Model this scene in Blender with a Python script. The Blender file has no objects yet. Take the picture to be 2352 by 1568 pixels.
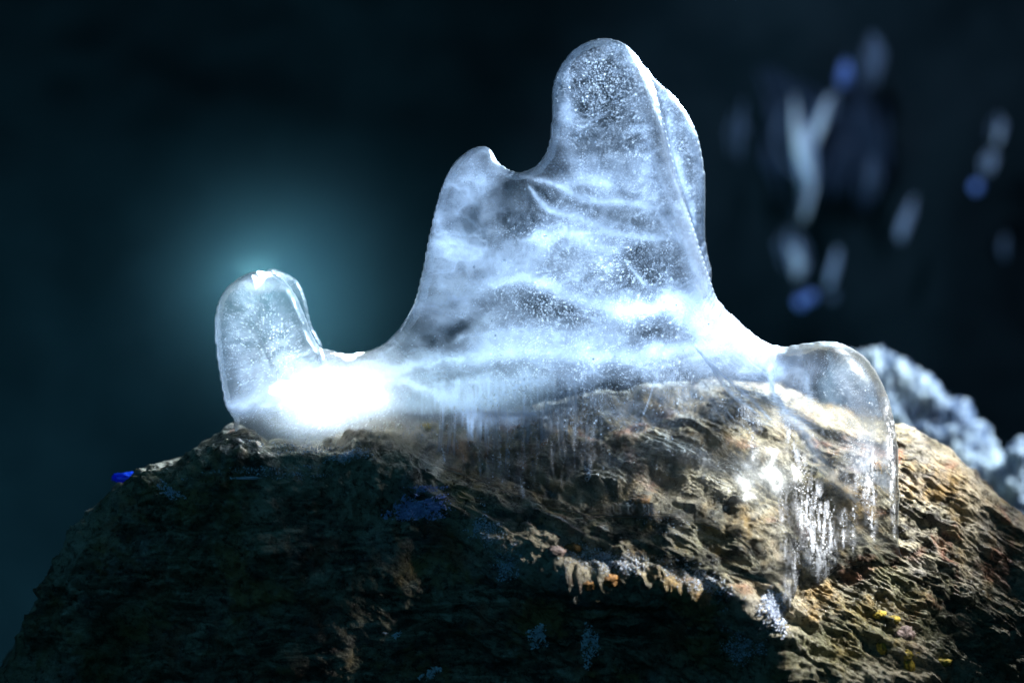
import bpy, math, random
import numpy as np
import openvdb
from mathutils import Vector

random.seed(7)
RNG = np.random.default_rng(7)
SC = bpy.context.scene

# ------------------------------------------------------------------ scale and camera
S = 0.6 / 2352.0            # metres per plan unit at the ice (one unit = 0.255 mm)
D = 0.6 * 85.0 / 36.0       # camera distance from the ice, metres


def W(X, Y, d=0.0):
    """plan units (X right, Y down, d away from the camera) -> metres"""
    y = d * S
    k = (D + y) / D
    return Vector(((X - 1176) * S * k, y, (784 - Y) * S * k))


def WA(X, Y, d):
    y = d * S
    k = (D + y) / D
    return np.stack([(X - 1176) * S * k, y, (784 - Y) * S * k], axis=-1)


cam_d = bpy.data.cameras.new("camera")
cam = bpy.data.objects.new("camera", cam_d)
SC.collection.objects.link(cam)
cam.location = (0, -D, 0)
cam.rotation_euler = (math.radians(90), 0, 0)
cam_d.lens = 85
cam_d.sensor_width = 36
cam_d.clip_start = 0.01
cam_d.clip_end = 60
cam_d.dof.use_dof = True
cam_d.dof.focus_distance = D - 0.018
cam_d.dof.aperture_fstop = 2.3
SC.camera = cam

world = bpy.data.worlds.new("World")
SC.world = world
world.use_nodes = True
bg = world.node_tree.nodes["Background"]
bg.inputs[0].default_value = (0.04, 0.16, 0.24, 1)
bg.inputs[1].default_value = 0.10

SC.view_settings.view_transform = 'Standard'
SC.view_settings.look = 'None'
SC.view_settings.exposure = 0.0
SC.view_settings.gamma = 1.0
SC.view_settings.use_curve_mapping = False
SC.render.engine = 'CYCLES'
cy = SC.cycles
cy.use_denoising = True
cy.max_bounces = 14
cy.diffuse_bounces = 3
cy.glossy_bounces = 3
cy.transmission_bounces = 8
cy.volume_bounces = 0
cy.volume_step_rate = 2.0
cy.transparent_max_bounces = 32
cy.sample_clamp_indirect = 3.0
cy.sample_clamp_direct = 0.0
cy.blur_glossy = 0.3
cy.caustics_reflective = False
cy.caustics_refractive = True


def lamp(name, kind, loc, energy, color, size=0.05, target=None, size_y=None, spot=None, blend=0.5):
    l = bpy.data.lights.new(name, kind)
    l.energy = energy
    l.color = color
    if kind == 'AREA':
        l.size = size
        if size_y:
            l.shape = 'RECTANGLE'
            l.size_y = size_y
    else:
        l.shadow_soft_size = size
    if kind == 'SPOT':
        l.spot_size = math.radians(spot)
        l.spot_blend = blend
    o = bpy.data.objects.new(name, l)
    SC.collection.objects.link(o)
    o.location = loc
    if target is not None:
        o.rotation_euler = (Vector(target) - Vector(loc)).to_track_quat('-Z', 'Y').to_euler()
    return o


ICE_C = W(1350, 650)
# torch held behind the left foot of the ice
tl = lamp("torch_lamp", 'AREA', W(735, 892, 118), 0.20, (0.92, 1.0, 0.97), 0.058, target=W(735, 800, -300), size_y=0.014)
tl.data.shape = 'ELLIPSE'
lamp("spill_fill_lamp", 'POINT', W(690, 880, 112), 0.10, (0.90, 1.0, 0.98), 0.006)  # added point light, widens the torch glow
lamp("base_lamp", 'POINT', W(1020, 992, 235), 1.8, (0.72, 0.93, 1.0), 0.006)  # unseen light added behind the crest for the bright foot of the ice
lamp("spill_fill_lamp", 'POINT', W(745, 915, 5), 0.045, (1.0, 0.98, 0.88), 0.004)  # added inside the ice so that torch spill reaches the rock rim
lamp("spill_fill_lamp", 'POINT', W(865, 900, 5), 0.03, (1.0, 0.98, 0.88), 0.004)
lamp("knob_flare_lamp", 'POINT', W(598, 650, 84), 0.20, (0.92, 1.0, 0.97), 0.004)  # small light added behind the knob tip for its flare and halo
# hidden light added behind the crest to brighten the ice from below
lamp("low_back_lamp", 'SPOT', W(1330, 1010, 520), 8.5, (0.66, 0.83, 1.0), 0.02, target=W(1400, 520, 0), spot=100, blend=0.6)
# beam from behind and above, through the ice
lamp("back_lamp", 'SPOT', (0.30, 0.26, 0.32), 78.0, (0.64, 0.81, 1.0), 0.03, target=W(1330, 540), spot=50, blend=0.8)
lamp("ridge_fill_lamp", 'SPOT', (0.60, 0.20, 0.30), 30.0, (0.72, 0.88, 1.0), 0.03, target=W(2210, 960, 1100), spot=40, blend=0.6)  # unseen light added to brighten the rime covered ridge
# soft light over the right of the boulder
lamp("side_lamp", 'SPOT', (0.42, 0.06, 0.46), 24.0, (0.97, 0.98, 1.0), 0.04, target=W(1780, 1120, 0), spot=46, blend=0.8)
lamp("front_lamp", 'SPOT', (0.62, -0.20, 0.40), 185.0, (1.0, 0.97, 0.90), 0.045, target=W(1840, 1070, 0), spot=17.8, blend=0.8)
lamp("front_fill_lamp", 'AREA', (-0.1, -1.1, 0.1), 0.6, (0.12, 0.62, 1.0), 0.3, target=W(1100, 1300, 0))
lamp("left_fill_lamp", 'SPOT', (-0.65, -0.25, 0.45), 1.3, (0.12, 0.56, 1.0), 0.08, target=W(560, 1250, 0), spot=34, blend=1.0)
lamp("wall_fill_lamp", 'AREA', (-0.42, 0.30, -0.32), 6.0, (0.30, 0.85, 1.0), 0.5, target=(-0.42, 0.85, 0.15))  # unseen light added to lift the cave wall to dark teal
lamp("far_lamp", 'SPOT', (0.15, 0.25, 0.62), 20.0, (0.60, 0.78, 1.0), 0.02, target=W(2000, 420, 2700), spot=60)  # unseen light added for the far icicles


# ------------------------------------------------------------------ noise in numpy
_P = RNG.permutation(256).astype(np.int32)
_P = np.concatenate([_P, _P, _P])
_G = RNG.normal(size=(256, 3)).astype(np.float32)
_G /= np.linalg.norm(_G, axis=1, keepdims=True)


def perlin3(x, y, z):
    x = x.astype(np.float32); y = y.astype(np.float32); z = z.astype(np.float32)
    xi = np.floor(x).astype(np.int32); yi = np.floor(y).astype(np.int32); zi = np.floor(z).astype(np.int32)
    xf = x - xi; yf = y - yi; zf = z - zi
    u = xf * xf * xf * (xf * (xf * 6 - 15) + 10)
    v = yf * yf * yf * (yf * (yf * 6 - 15) + 10)
    w = zf * zf * zf * (zf * (zf * 6 - 15) + 10)
    xi &= 255; yi &= 255; zi &= 255
    out = np.zeros_like(x)
    for a in (0, 1):
        pa = _P[xi + a]
        wa = u if a else 1 - u
        for b in (0, 1):
            pb = _P[pa + yi + b]
            wb = wa * (v if b else 1 - v)
            for c in (0, 1):
                g = _G[_P[pb + zi + c]]
                wc = wb * (w if c else 1 - w)
                out += wc * (g[..., 0] * (xf - a) + g[..., 1] * (yf - b) + g[..., 2] * (zf - c))
    return out * 1.5


def fbm(x, y, z, octaves=4, gain=0.5, ridged=False):
    s = 0; a = 1; t = 0
    for i in range(octaves):
        n = perlin3(x * 2 ** i + 17.3 * i, y * 2 ** i - 9.1 * i, z * 2 ** i + 4.7 * i)
        if ridged:
            n = 1 - 2.2 * np.abs(n)
        s = s + a * n
        t += a
        a *= gain
    return s / t


# ------------------------------------------------------------------ object helpers
def link(o):
    SC.collection.objects.link(o)
    return o


def tag(o, label=None, cat=None, group=None, kind=None):
    if label: o["label"] = label
    if cat: o["category"] = cat
    if group: o["group"] = group
    if kind: o["kind"] = kind
    return o


def thing(name, loc, label, cat, group=None):
    e = link(bpy.data.objects.new(name, None))
    e.empty_display_size = 0.02
    e.location = loc
    return tag(e, label, cat, group)


def mesh_np(name, verts, faces, mat, parent=None, origin=(0, 0, 0), attrs=None, smooth=True):
    verts = np.asarray(verts, dtype=np.float32) - np.asarray(origin, dtype=np.float32)
    faces = np.asarray(faces, dtype=np.int32)
    me = bpy.data.meshes.new(name)
    n = faces.shape[1]
    me.vertices.add(len(verts))
    me.vertices.foreach_set("co", verts.ravel())
    me.loops.add(faces.size)
    me.loops.foreach_set("vertex_index", faces.ravel())
    me.polygons.add(len(faces))
    me.polygons.foreach_set("loop_start", np.arange(0, faces.size, n, dtype=np.int32))
    me.polygons.foreach_set("loop_total", np.full(len(faces), n, dtype=np.int32))
    me.polygons.foreach_set("use_smooth", np.full(len(faces), smooth))
    me.update(calc_edges=True)
    if attrs:
        for k, v in attrs.items():
            at = me.attributes.new(k, 'FLOAT', 'POINT')
            at.data.foreach_set("value", v.astype(np.float32).ravel())
    me.materials.append(mat)
    o = link(bpy.data.objects.new(name, me))
    if parent is not None:
        o.parent = parent
    else:
        o.location = origin
    return o


def grid_faces(ny, nx):
    i = np.arange(ny - 1)[:, None] * nx + np.arange(nx - 1)[None, :]
    return np.stack([i, i + 1, i + nx + 1, i + nx], axis=-1).reshape(-1, 4)


# ------------------------------------------------------------------ material helpers
class NT:
    def __init__(self, name):
        self.m = bpy.data.materials.new(name)
        self.m.use_nodes = True
        self.t = self.m.node_tree
        self.t.nodes.clear()
        self.out = self.t.nodes.new("ShaderNodeOutputMaterial")
        self.tc = self.t.nodes.new("ShaderNodeTexCoord")

    def n(self, kind, ins=None, **props):
        nd = self.t.nodes.new(kind)
        for k, v in props.items():
            setattr(nd, k, v)
        for k, v in (ins or {}).items():
            self.set(nd.inputs[k], v)
        return nd

    def set(self, sock, v):
        if isinstance(v, bpy.types.NodeSocket):
            self.t.links.new(v, sock)
        elif isinstance(v, bpy.types.Node):
            self.t.links.new(v.outputs[0], sock)
        else:
            sock.default_value = v

    def math(self, op, a, b=0.0, clamp=False):
        nd = self.n("ShaderNodeMath", operation=op, use_clamp=clamp)
        self.set(nd.inputs[0], a); self.set(nd.inputs[1], b)
        return nd.outputs[0]

    def ramp(self, fac, stops):
        nd = self.n("ShaderNodeValToRGB", {0: fac})
        el = nd.color_ramp.elements
        while len(el) < len(stops):
            el.new(0.5)
        for e, (p, c) in zip(el, stops):
            e.position = p
            e.color = c if isinstance(c, tuple) else (c, c, c, 1)
        return nd.outputs[0]

    def noise(self, scale, detail=4, rough=0.6, vec=None, dist=0.0, col=False):
        nd = self.n("ShaderNodeTexNoise", {"Scale": scale, "Detail": detail, "Roughness": rough, "Distortion": dist,
                                           "Vector": vec or self.tc.outputs["Object"]})
        return nd.outputs[1] if col else nd.outputs[0]

    def mix(self, fac, a, b, blend='MIX'):
        nd = self.n("ShaderNodeMixRGB", {0: fac, 1: a, 2: b}, blend_type=blend)
        return nd.outputs[0]

    def done(self, sh):
        self.t.links.new(sh if isinstance(sh, bpy.types.NodeSocket) else sh.outputs[0], self.out.inputs[0])
        return self.m


def mapping(M, scale, rot=(0, 0, 0)):
    return M.n("ShaderNodeMapping", {"Vector": M.tc.outputs["Object"], "Scale": scale, "Rotation": rot}).outputs[0]


def mat_ice_shell():
    M = NT("clear_ice")
    n1 = M.noise(55, 3, 0.55)
    n2 = M.noise(260, 2, 0.5)
    h = M.math('ADD', n1, M.math('MULTIPLY', n2, 0.12))
    bump = M.n("ShaderNodeBump", {"Height": h, "Strength": 0.22, "Distance": 0.004})
    refr = M.n("ShaderNodeBsdfRefraction", {"Color": (0.94, 0.97, 1, 1), "Roughness": 0.03, "IOR": 1.18, "Normal": bump})
    tran = M.n("ShaderNodeBsdfTransparent", {"Color": (0.96, 0.985, 1, 1)})
    body = M.n("ShaderNodeMixShader", {0: 0.36, 1: tran.outputs[0], 2: refr.outputs[0]})
    glos = M.n("ShaderNodeBsdfGlossy", {"Color": (0.62, 0.68, 0.72, 1), "Roughness": 0.33, "Normal": bump})
    fr = M.n("ShaderNodeFresnel", {"IOR": 1.31, "Normal": bump})
    s = M.n("ShaderNodeMixShader", {0: fr.outputs[0], 1: body.outputs[0], 2: glos.outputs[0]})
    return M.done(s)


def mat_cloud(name, tint, streak=False, sp_scale=900, grain=1.0):
    """milky ice: trapped air, density per vertex in attribute a, separate bubbles in attribute b"""
    M = NT(name)
    a = M.n("ShaderNodeAttribute", attribute_name="a").outputs["Fac"]
    b = M.n("ShaderNodeAttribute", attribute_name="b").outputs["Fac"]
    n1 = M.noise(420, 5, 0.75)
    n2 = M.noise(1500, 2, 0.6)
    mod = M.math('ADD', M.math('MULTIPLY', n1, 1.3 * grain), M.math('MULTIPLY', n2, 0.8 * grain))
    mod = M.math('ADD', mod, 1.0 - 1.05 * grain)
    dens = M.math('MULTIPLY', a, mod)
    vo = M.n("ShaderNodeTexVoronoi", {"Scale": sp_scale, "Vector": M.tc.outputs["Object"]})
    dist = vo.outputs["Distance"]
    rnd = M.n("ShaderNodeSeparateColor", {0: vo.outputs["Color"]}).outputs[0]
    r = M.math('MULTIPLY', M.math('POWER', rnd, 1.6), 0.60)
    dot = M.math('SMOOTH_MIN', 1.0, M.math('MULTIPLY', M.math('SUBTRACT', r, dist), 6.0))
    dot = M.math('MAXIMUM', dot, 0.0)
    vo2 = M.n("ShaderNodeTexVoronoi", {"Scale": sp_scale * 0.45, "Vector": M.tc.outputs["Object"]})
    rnd2 = M.n("ShaderNodeSeparateColor", {0: vo2.outputs["Color"]}).outputs[1]
    r2 = M.math('MULTIPLY', M.math('POWER', rnd2, 4.0), 0.48)
    dot2 = M.math('MAXIMUM', M.math('MULTIPLY', M.math('SUBTRACT', r2, vo2.outputs["Distance"]), 6.0), 0.0)
    # bubbles stand free where b is high
    mask = M.math('MULTIPLY', b, M.math('ADD', M.math('MULTIPLY', M.noise(160, 4, 0.7), 2.6), -0.55), clamp=True)
    sp = M.math('MULTIPLY', M.math('ADD', dot, dot2), mask)
    alpha = M.math('ADD', M.math('MAXIMUM', dens, 0.0), sp, clamp=True)
    col = M.mix(M.math('MULTIPLY', sp, 0.9, clamp=True), tint, (0.93, 0.96, 1.0, 1))
    dif = M.n("ShaderNodeBsdfDiffuse", {"Color": col})
    trl = M.n("ShaderNodeBsdfTranslucent", {"Color": col})
    both = M.n("ShaderNodeMixShader", {0: 0.6, 1: dif.outputs[0], 2: trl.outputs[0]})
    tr = M.n("ShaderNodeBsdfTransparent")
    s = M.n("ShaderNodeMixShader", {0: alpha, 1: tr.outputs[0], 2: both.outputs[0]})
    return M.done(s)


def mat_frost(name="frost", col=(0.82, 0.88, 0.98, 1), spec=0.6, tr=0.35):
    M = NT(name)
    n = M.noise(900, 3, 0.7)
    c = M.mix(n, (col[0] * .75, col[1] * .8, col[2] * .9, 1), col)
    bump = M.n("ShaderNodeBump", {"Height": n, "Strength": 0.6, "Distance": 0.0008})
    p = M.n("ShaderNodeBsdfPrincipled", {"Base Color": c, "Roughness": 0.18, "Normal": bump, "Specular IOR Level": spec})
    t = M.n("ShaderNodeBsdfTranslucent", {"Color": c})
    return M.done(M.n("ShaderNodeMixShader", {0: tr, 1: p.outputs[0], 2: t.outputs[0]}))


def mat_rock():
    M = NT("wet_rock")
    obj = M.tc.outputs["Object"]
    st = mapping(M, (1, 1, 3.8), (0, math.radians(-32), 0))
    n_big = M.noise(9, 5, 0.62, dist=0.6)
    n_mid = M.noise(38, 6, 0.7, vec=st, dist=0.8)
    n_fin = M.noise(190, 6, 0.75)
    n_mic = M.noise(900, 3, 0.7)
    base = M.ramp(n_mid, [(0.30, (0.010, 0.011, 0.010, 1)), (0.42, (0.050, 0.048, 0.038, 1)), (0.50, (0.15, 0.14, 0.10, 1)),
                          (0.58, (0.34, 0.31, 0.22, 1)), (0.70, (0.55, 0.52, 0.44, 1))])
    och = M.ramp(M.noise(24, 4, 0.7), [(0.50, 0.0), (0.62, 0.85)])
    c = M.mix(och, base, M.mix(n_fin, (0.09, 0.060, 0.025, 1), (0.50, 0.33, 0.11, 1)))
    red = M.ramp(M.noise(31, 3, 0.6, dist=1.0), [(0.57, 0.0), (0.66, 0.65)])
    c = M.mix(red, c, (0.30, 0.12, 0.07, 1))
    green = M.ramp(n_big, [(0.50, 0.0), (0.62, 0.5)])
    c = M.mix(green, c, (0.13, 0.14, 0.045, 1))
    grey = M.ramp(M.noise(17, 5, 0.7), [(0.54, 0.0), (0.66, 0.65)])
    c = M.mix(grey, c, (0.36, 0.35, 0.34, 1))
    crm = M.ramp(M.noise(15, 5, 0.65, dist=0.8), [(0.50, 0.0), (0.62, 0.75)])
    c = M.mix(crm, c, M.mix(n_fin, (0.20, 0.17, 0.11, 1), (0.62, 0.56, 0.42, 1)))
    dark = M.ramp(n_fin, [(0.34, 0.2), (0.52, 1.0)])
    c = M.mix(1.0, c, dark, 'MULTIPLY')
    pits = M.ramp(n_mic, [(0.3, 0.45), (0.5, 1.0)])
    c = M.mix(1.0, c, pits, 'MULTIPLY')
    # dusting of rime in the hollows that lie towards the ice
    fr = M.n("ShaderNodeAttribute", attribute_name="frost").outputs["Fac"]
    fn = M.ramp(M.noise(700, 4, 0.8), [(0.52, 0.0), (0.60, 1.0)])
    frm = M.math('MULTIPLY', fr, fn, clamp=True)
    c = M.mix(frm, c, (0.78, 0.85, 0.97, 1))
    h = M.math('ADD', M.math('MULTIPLY', n_fin, 1.0), M.math('MULTIPLY', n_mic, 0.35))
    bump = M.n("ShaderNodeBump", {"Height": h, "Strength": 0.9, "Distance": 0.0035})
    rough = M.ramp(n_fin, [(0.38, 0.16), (0.62, 0.6)])
    p = M.n("ShaderNodeBsdfPrincipled", {"Base Color": c, "Roughness": rough, "Normal": bump, "Specular IOR Level": 0.6})
    return M.done(p)


def mat_simple(name, c1, c2, scale=300, rough=0.4, bump=0.002):
    M = NT(name)
    n = M.noise(scale, 4, 0.7)
    c = M.mix(M.ramp(n, [(0.35, 0.0), (0.65, 1.0)]), c1, c2)
    b = M.n("ShaderNodeBump", {"Height": n, "Strength": 0.8, "Distance": bump})
    return M.done(M.n("ShaderNodeBsdfPrincipled", {"Base Color": c, "Roughness": rough, "Normal": b}))


ICE = mat_ice_shell()
ROCK = mat_rock()
FROST = mat_frost()

# ------------------------------------------------------------------ the boulder
# stations across the boulder: X, crest (Y, d), front edge (Y, d), drop under the edge (dY, dd)
ST = np.array([
    (-300, 1640, 60, 1700, -40, 200, -10),
    (0, 1540, 60, 1600, -60, 200, -20),
    (130, 1290, 60, 1340, -80, 200, -20),
    (250, 1128, 60, 1170, -90, 200, -25),
    (330, 1075, 60, 1120, -95, 200, -25),
    (440, 1040, 60, 1085, -110, 200, -25),
    (520, 985, 50, 1050, -120, 200, -25),
    (560, 975, 40, 1050, -125, 200, -25),
    (610, 1008, 60, 1045, -130, 200, -25),
    (750, 992, 60, 1045, -112, 200, -10),
    (850, 968, 50, 1055, -100, 220, 10),
    (960, 962, 50, 1110, -100, 240, 30),
    (1060, 968, 70, 1185, -122, 210, 55),
    (1150, 950, 90, 1265, -148, 180, 90),
    (1250, 930, 105, 1320, -172, 130, 140),
    (1400, 905, 115, 1330, -180, 120, 150),
    (1550, 885, 120, 1340, -186, 110, 150),
    (1690, 885, 120, 1375, -190, 120, 140),
    (1770, 900, 120, 1440, -192, 130, 100),
    (1850, 925, 120, 1590, -190, 150, 40),
    (1960, 955, 115, 1660, -170, 150, 10),
    (2070, 985, 110, 1680, -140, 150, 10),
    (2180, 1050, 100, 1700, -90, 160, 10),
    (2350, 1185, 85, 1760, -10, 180, 10),
    (2500, 1350, 70, 1860, 30, 180, 10),
    (2800, 1750, 60, 2000, 60, 180, 10)], dtype=np.float64)


def smooth1(v, k):
    ker = np.hanning(k + 2)[1:-1]
    ker /= ker.sum()
    p = np.pad(v, (k // 2, k // 2), mode='edge')
    return np.convolve(p, ker, mode='valid')[:len(v)]


def build_rock():
    NX, NTT = 1300, 860
    X = np.linspace(-300, 2800, NX)
    cols = [smooth1(np.interp(X, ST[:, 0], ST[:, i]), 31) for i in range(1, 7)]
    Yc, dc, Ye, de, uY, ud = cols
    one = np.ones_like(X)
    rows = [  # t, Y, d
        (0.00, 2300 * one, 900 * one),
        (0.06, Yc + 420, 620 * one),
        (0.11, Yc + 60, dc + 260),
        (0.17, Yc + 0, dc + 30),
        (0.33, Yc * 0.66 + Ye * 0.34 + 10, dc * 0.6 + de * 0.4),
        (0.50, Yc * 0.30 + Ye * 0.70 - 6, dc * 0.22 + de * 0.78),
        (0.60, Ye, de),
        (0.68, Ye + uY * 0.45, de + ud * 0.55),
        (0.78, Ye + uY, de + ud * 1.0),
        (0.93, Ye + uY + 300, de + ud * 1.0 + 60),
        (1.00, Ye + uY + 700, de + ud * 1.0 + 260)]
    T = np.linspace(0, 1, NTT)
    ts = np.array([r[0] for r in rows])
    Yr = np.stack([r[1] for r in rows]); dr = np.stack([r[2] for r in rows])
    idx = np.clip(np.searchsorted(ts, T, side='right') - 1, 0, len(ts) - 2)
    f = ((T - ts[idx]) / (ts[idx + 1] - ts[idx]))[:, None]
    Yg = Yr[idx] * (1 - f) + Yr[idx + 1] * f
    dg = dr[idx] * (1 - f) + dr[idx + 1] * f
    ker = np.hanning(43)[1:-1]; ker /= ker.sum()
    pad = len(ker) // 2
    for A in (Yg, dg):
        P = np.pad(A, ((pad, pad), (0, 0)), mode='edge')
        acc = np.zeros_like(A)
        for i, w in enumerate(ker):
            acc += w * P[i:i + A.shape[0]]
        A[:] = acc
    Xg = np.repeat(X[None, :], NTT, axis=0)
    # position in plan units, not yet perspective placed
    P = np.stack([Xg, dg, -Yg], axis=-1)
    tu = np.gradient(P, axis=1); tv = np.gradient(P, axis=0)
    N = np.cross(tu, tv)
    N /= np.linalg.norm(N, axis=-1, keepdims=True) + 1e-9
    # make the normal point outwards (up on the crest)
    k = int(0.17 * NTT)
    if N[k, NX // 2, 2] < 0:
        N = -N
    x, y, z = P[..., 0], P[..., 1], P[..., 2]
    a = math.radians(30)                                   # strata dip down to the right
    xs = x * math.cos(a) - z * math.sin(a)
    zs = x * math.sin(a) + z * math.cos(a)
    big = fbm(x / 230, y / 230, z / 230, 3)
    strat = fbm(xs / 190, y / 120, zs / 52, 4, 0.55, ridged=True)
    mid = fbm(x / 62 + 5, y / 62, z / 62, 3, 0.55)
    lump = np.abs(perlin3(x / 44, y / 44, z / 44)) * 2
    fine = fbm(x / 17, y / 17, z / 17, 3, 0.6)
    micro = fbm(x / 7, y / 7, z / 7, 2, 0.6)
    fold = fbm(xs / 420 + 3, y / 260, zs / 95 + 1.5, 3, 0.5, ridged=True) * np.clip((Xg - 700) / 500, 0, 1)
    flow = fbm(xs / 90 + 8, y / 60, zs / 11, 3, 0.6, ridged=True)
    keep = np.clip((Xg - 900) / 300, 0.35, 1)
    rg = np.clip(0.55 + 1.7 * fbm(x / 150 + 20, y / 150, z / 110, 3), 0.12, 1.5)      # rough and worn stretches
    disp = 46 * big + 34 * fold + 20 * strat * keep + 18 * mid * (0.4 + 0.6 * rg) + (13 * lump + 9 * fine + 5 * micro) * rg + 10 * flow * np.clip((Xg - 1500) / 400, 0.1, 1) * (1.4 - rg * 0.7)
    calm = 1 - 0.55 * np.exp(-((T[:, None] - 0.17) / 0.05) ** 2)   # crest keeps its line
    disp = disp * calm
    P2 = P + N * disp[..., None]
    V = WA(P2[..., 0], -P2[..., 2], P2[..., 1])
    # rime: close to the ice and along the rim of the shelf
    Yp = -P2[..., 2]
    fr = np.exp(-((np.interp(X, [900, 1000, 1100, 1250, 1450, 1700, 1780], [1150, 1170, 1220, 1300, 1260, 1330, 1440])[None, :] - Yp) / 34) ** 2)
    fr = fr * np.clip((Xg - 880) / 60, 0, 1) * np.clip((1860 - Xg) / 60, 0, 1)
    fr = fr * np.clip(fbm(x / 70 + 31, y / 70, z / 70, 3) * 3.2 - 0.1, 0, 1)
    return V, fr.astype(np.float32), NTT, NX


RV, RFR, RNY, RNX = build_rock()
RBASE = W(1300, 1700, 100)
rock = thing("boulder", RBASE, "large wet brown and ochre boulder with dark front, standing under the clear ice", "rock")
rock_body = mesh_np("rock_surface", RV.reshape(-1, 3), grid_faces(RNY, RNX), ROCK, rock, RBASE,
                    {"frost": RFR.reshape(-1)})


def rock_hit(X, Y):
    """where the boulder lies along plan position X, Y"""
    o = Vector((0, -D, 0)) - RBASE
    d = (W(X, Y, 0) - Vector((0, -D, 0))).normalized()
    ok, loc, nor, i = rock_body.ray_cast(o, d)
    if not ok:
        return None, None
    if nor.dot(d) > 0:
        nor = -nor
    return loc + RBASE, nor


def rock_depth_map():
    v = RV.reshape(-1, 3)
    k = (D + v[:, 1]) / D
    X = v[:, 0] / k / S + 1176; Y = 784 - v[:, 2] / k / S; d = v[:, 1] / S
    c = np.round((X - 460) / 16).astype(int); r = np.round((Y - 60) / 16).astype(int)
    m = np.full((92, 108), 900.0)
    ok = (c >= 0) & (c < 108) & (r >= 0) & (r < 92)
    np.minimum.at(m, (r[ok], c[ok]), d[ok])
    m = np.minimum(m, 110)
    for _ in range(14):
        p = np.pad(m, 1, mode='edge')
        m = (p[:-2, 1:-1] + p[2:, 1:-1] + p[1:-1, :-2] + p[1:-1, 2:] + 2 * m) / 6
    return m


RDM = rock_depth_map()


# ------------------------------------------------------------------ the ice
def spline(pts, n=14, closed=True):
    p = np.array(pts, float)
    out = []
    m = len(p)
    rng = range(m) if closed else range(m - 1)
    for i in rng:
        if closed:
            p0, p1, p2, p3 = p[i - 1], p[i], p[(i + 1) % m], p[(i + 2) % m]
        else:
            p0, p1, p2, p3 = p[max(i - 1, 0)], p[i], p[i + 1], p[min(i + 2, m - 1)]
        t = np.linspace(0, 1, n, endpoint=False)[:, None]
        out.append(0.5 * ((2 * p1) + (-p0 + p2) * t + (2 * p0 - 5 * p1 + 4 * p2 - p3) * t ** 2 + (-p0 + 3 * p1 - 3 * p2 + p3) * t ** 3))
    if not closed:
        out.append(p[-1:])
    return np.concatenate(out)


GX0, GX1, GY0, GY1, GS = 460, 2112, 60, 1468, 4
gx = np.arange(GX0, GX1 + 1, GS); gy = np.arange(GY0, GY1 + 1, GS)
GXX, GYY = np.meshgrid(gx, gy)


def sdf_poly(pts, XX, YY):
    """positive inside"""
    q = spline(pts, 8)
    d2 = np.full(XX.shape, 1e12)
    ins = np.zeros(XX.shape, bool)
    r = np.roll(q, -1, axis=0)
    for (ax, ay), (bx, by) in zip(q, r):
        ex, ey = bx - ax, by - ay
        wx, wy = XX - ax, YY - ay
        t = np.clip((wx * ex + wy * ey) / (ex * ex + ey * ey + 1e-9), 0, 1)
        dx, dy = wx - ex * t, wy - ey * t
        np.minimum(d2, dx * dx + dy * dy, out=d2)
        c = ((ay > YY) != (by > YY))
        if ey != 0:
            xi = ex * (YY - ay) / ey + ax
            ins ^= (c & (XX < xi))
    d = np.sqrt(d2)
    return np.where(ins, d, -d)


def inflate(d, c):
    """height of an inflated outline: solves a membrane equation so that the section is round"""
    H, Wd = d.shape
    u = None
    for step in (8, 4, 2, 1):
        ds = d[::step, ::step]
        if u is None:
            v = np.zeros_like(ds)
        else:
            yi = np.clip(np.arange(ds.shape[0]) / 2, 0, u.shape[0] - 1).astype(int)
            xi = np.clip(np.arange(ds.shape[1]) / 2, 0, u.shape[1] - 1).astype(int)
            v = u[yi][:, xi]
        h = GS * step
        m = ds > 0
        for _ in range({8: 900, 4: 260, 2: 160, 1: 120}[step]):
            p = np.pad(v, 1)
            v = 0.25 * (p[:-2, 1:-1] + p[2:, 1:-1] + p[1:-1, :-2] + p[1:-1, 2:] + c * h * h)
            v = np.where(m, v, 0)
        u = v
    return u


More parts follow.
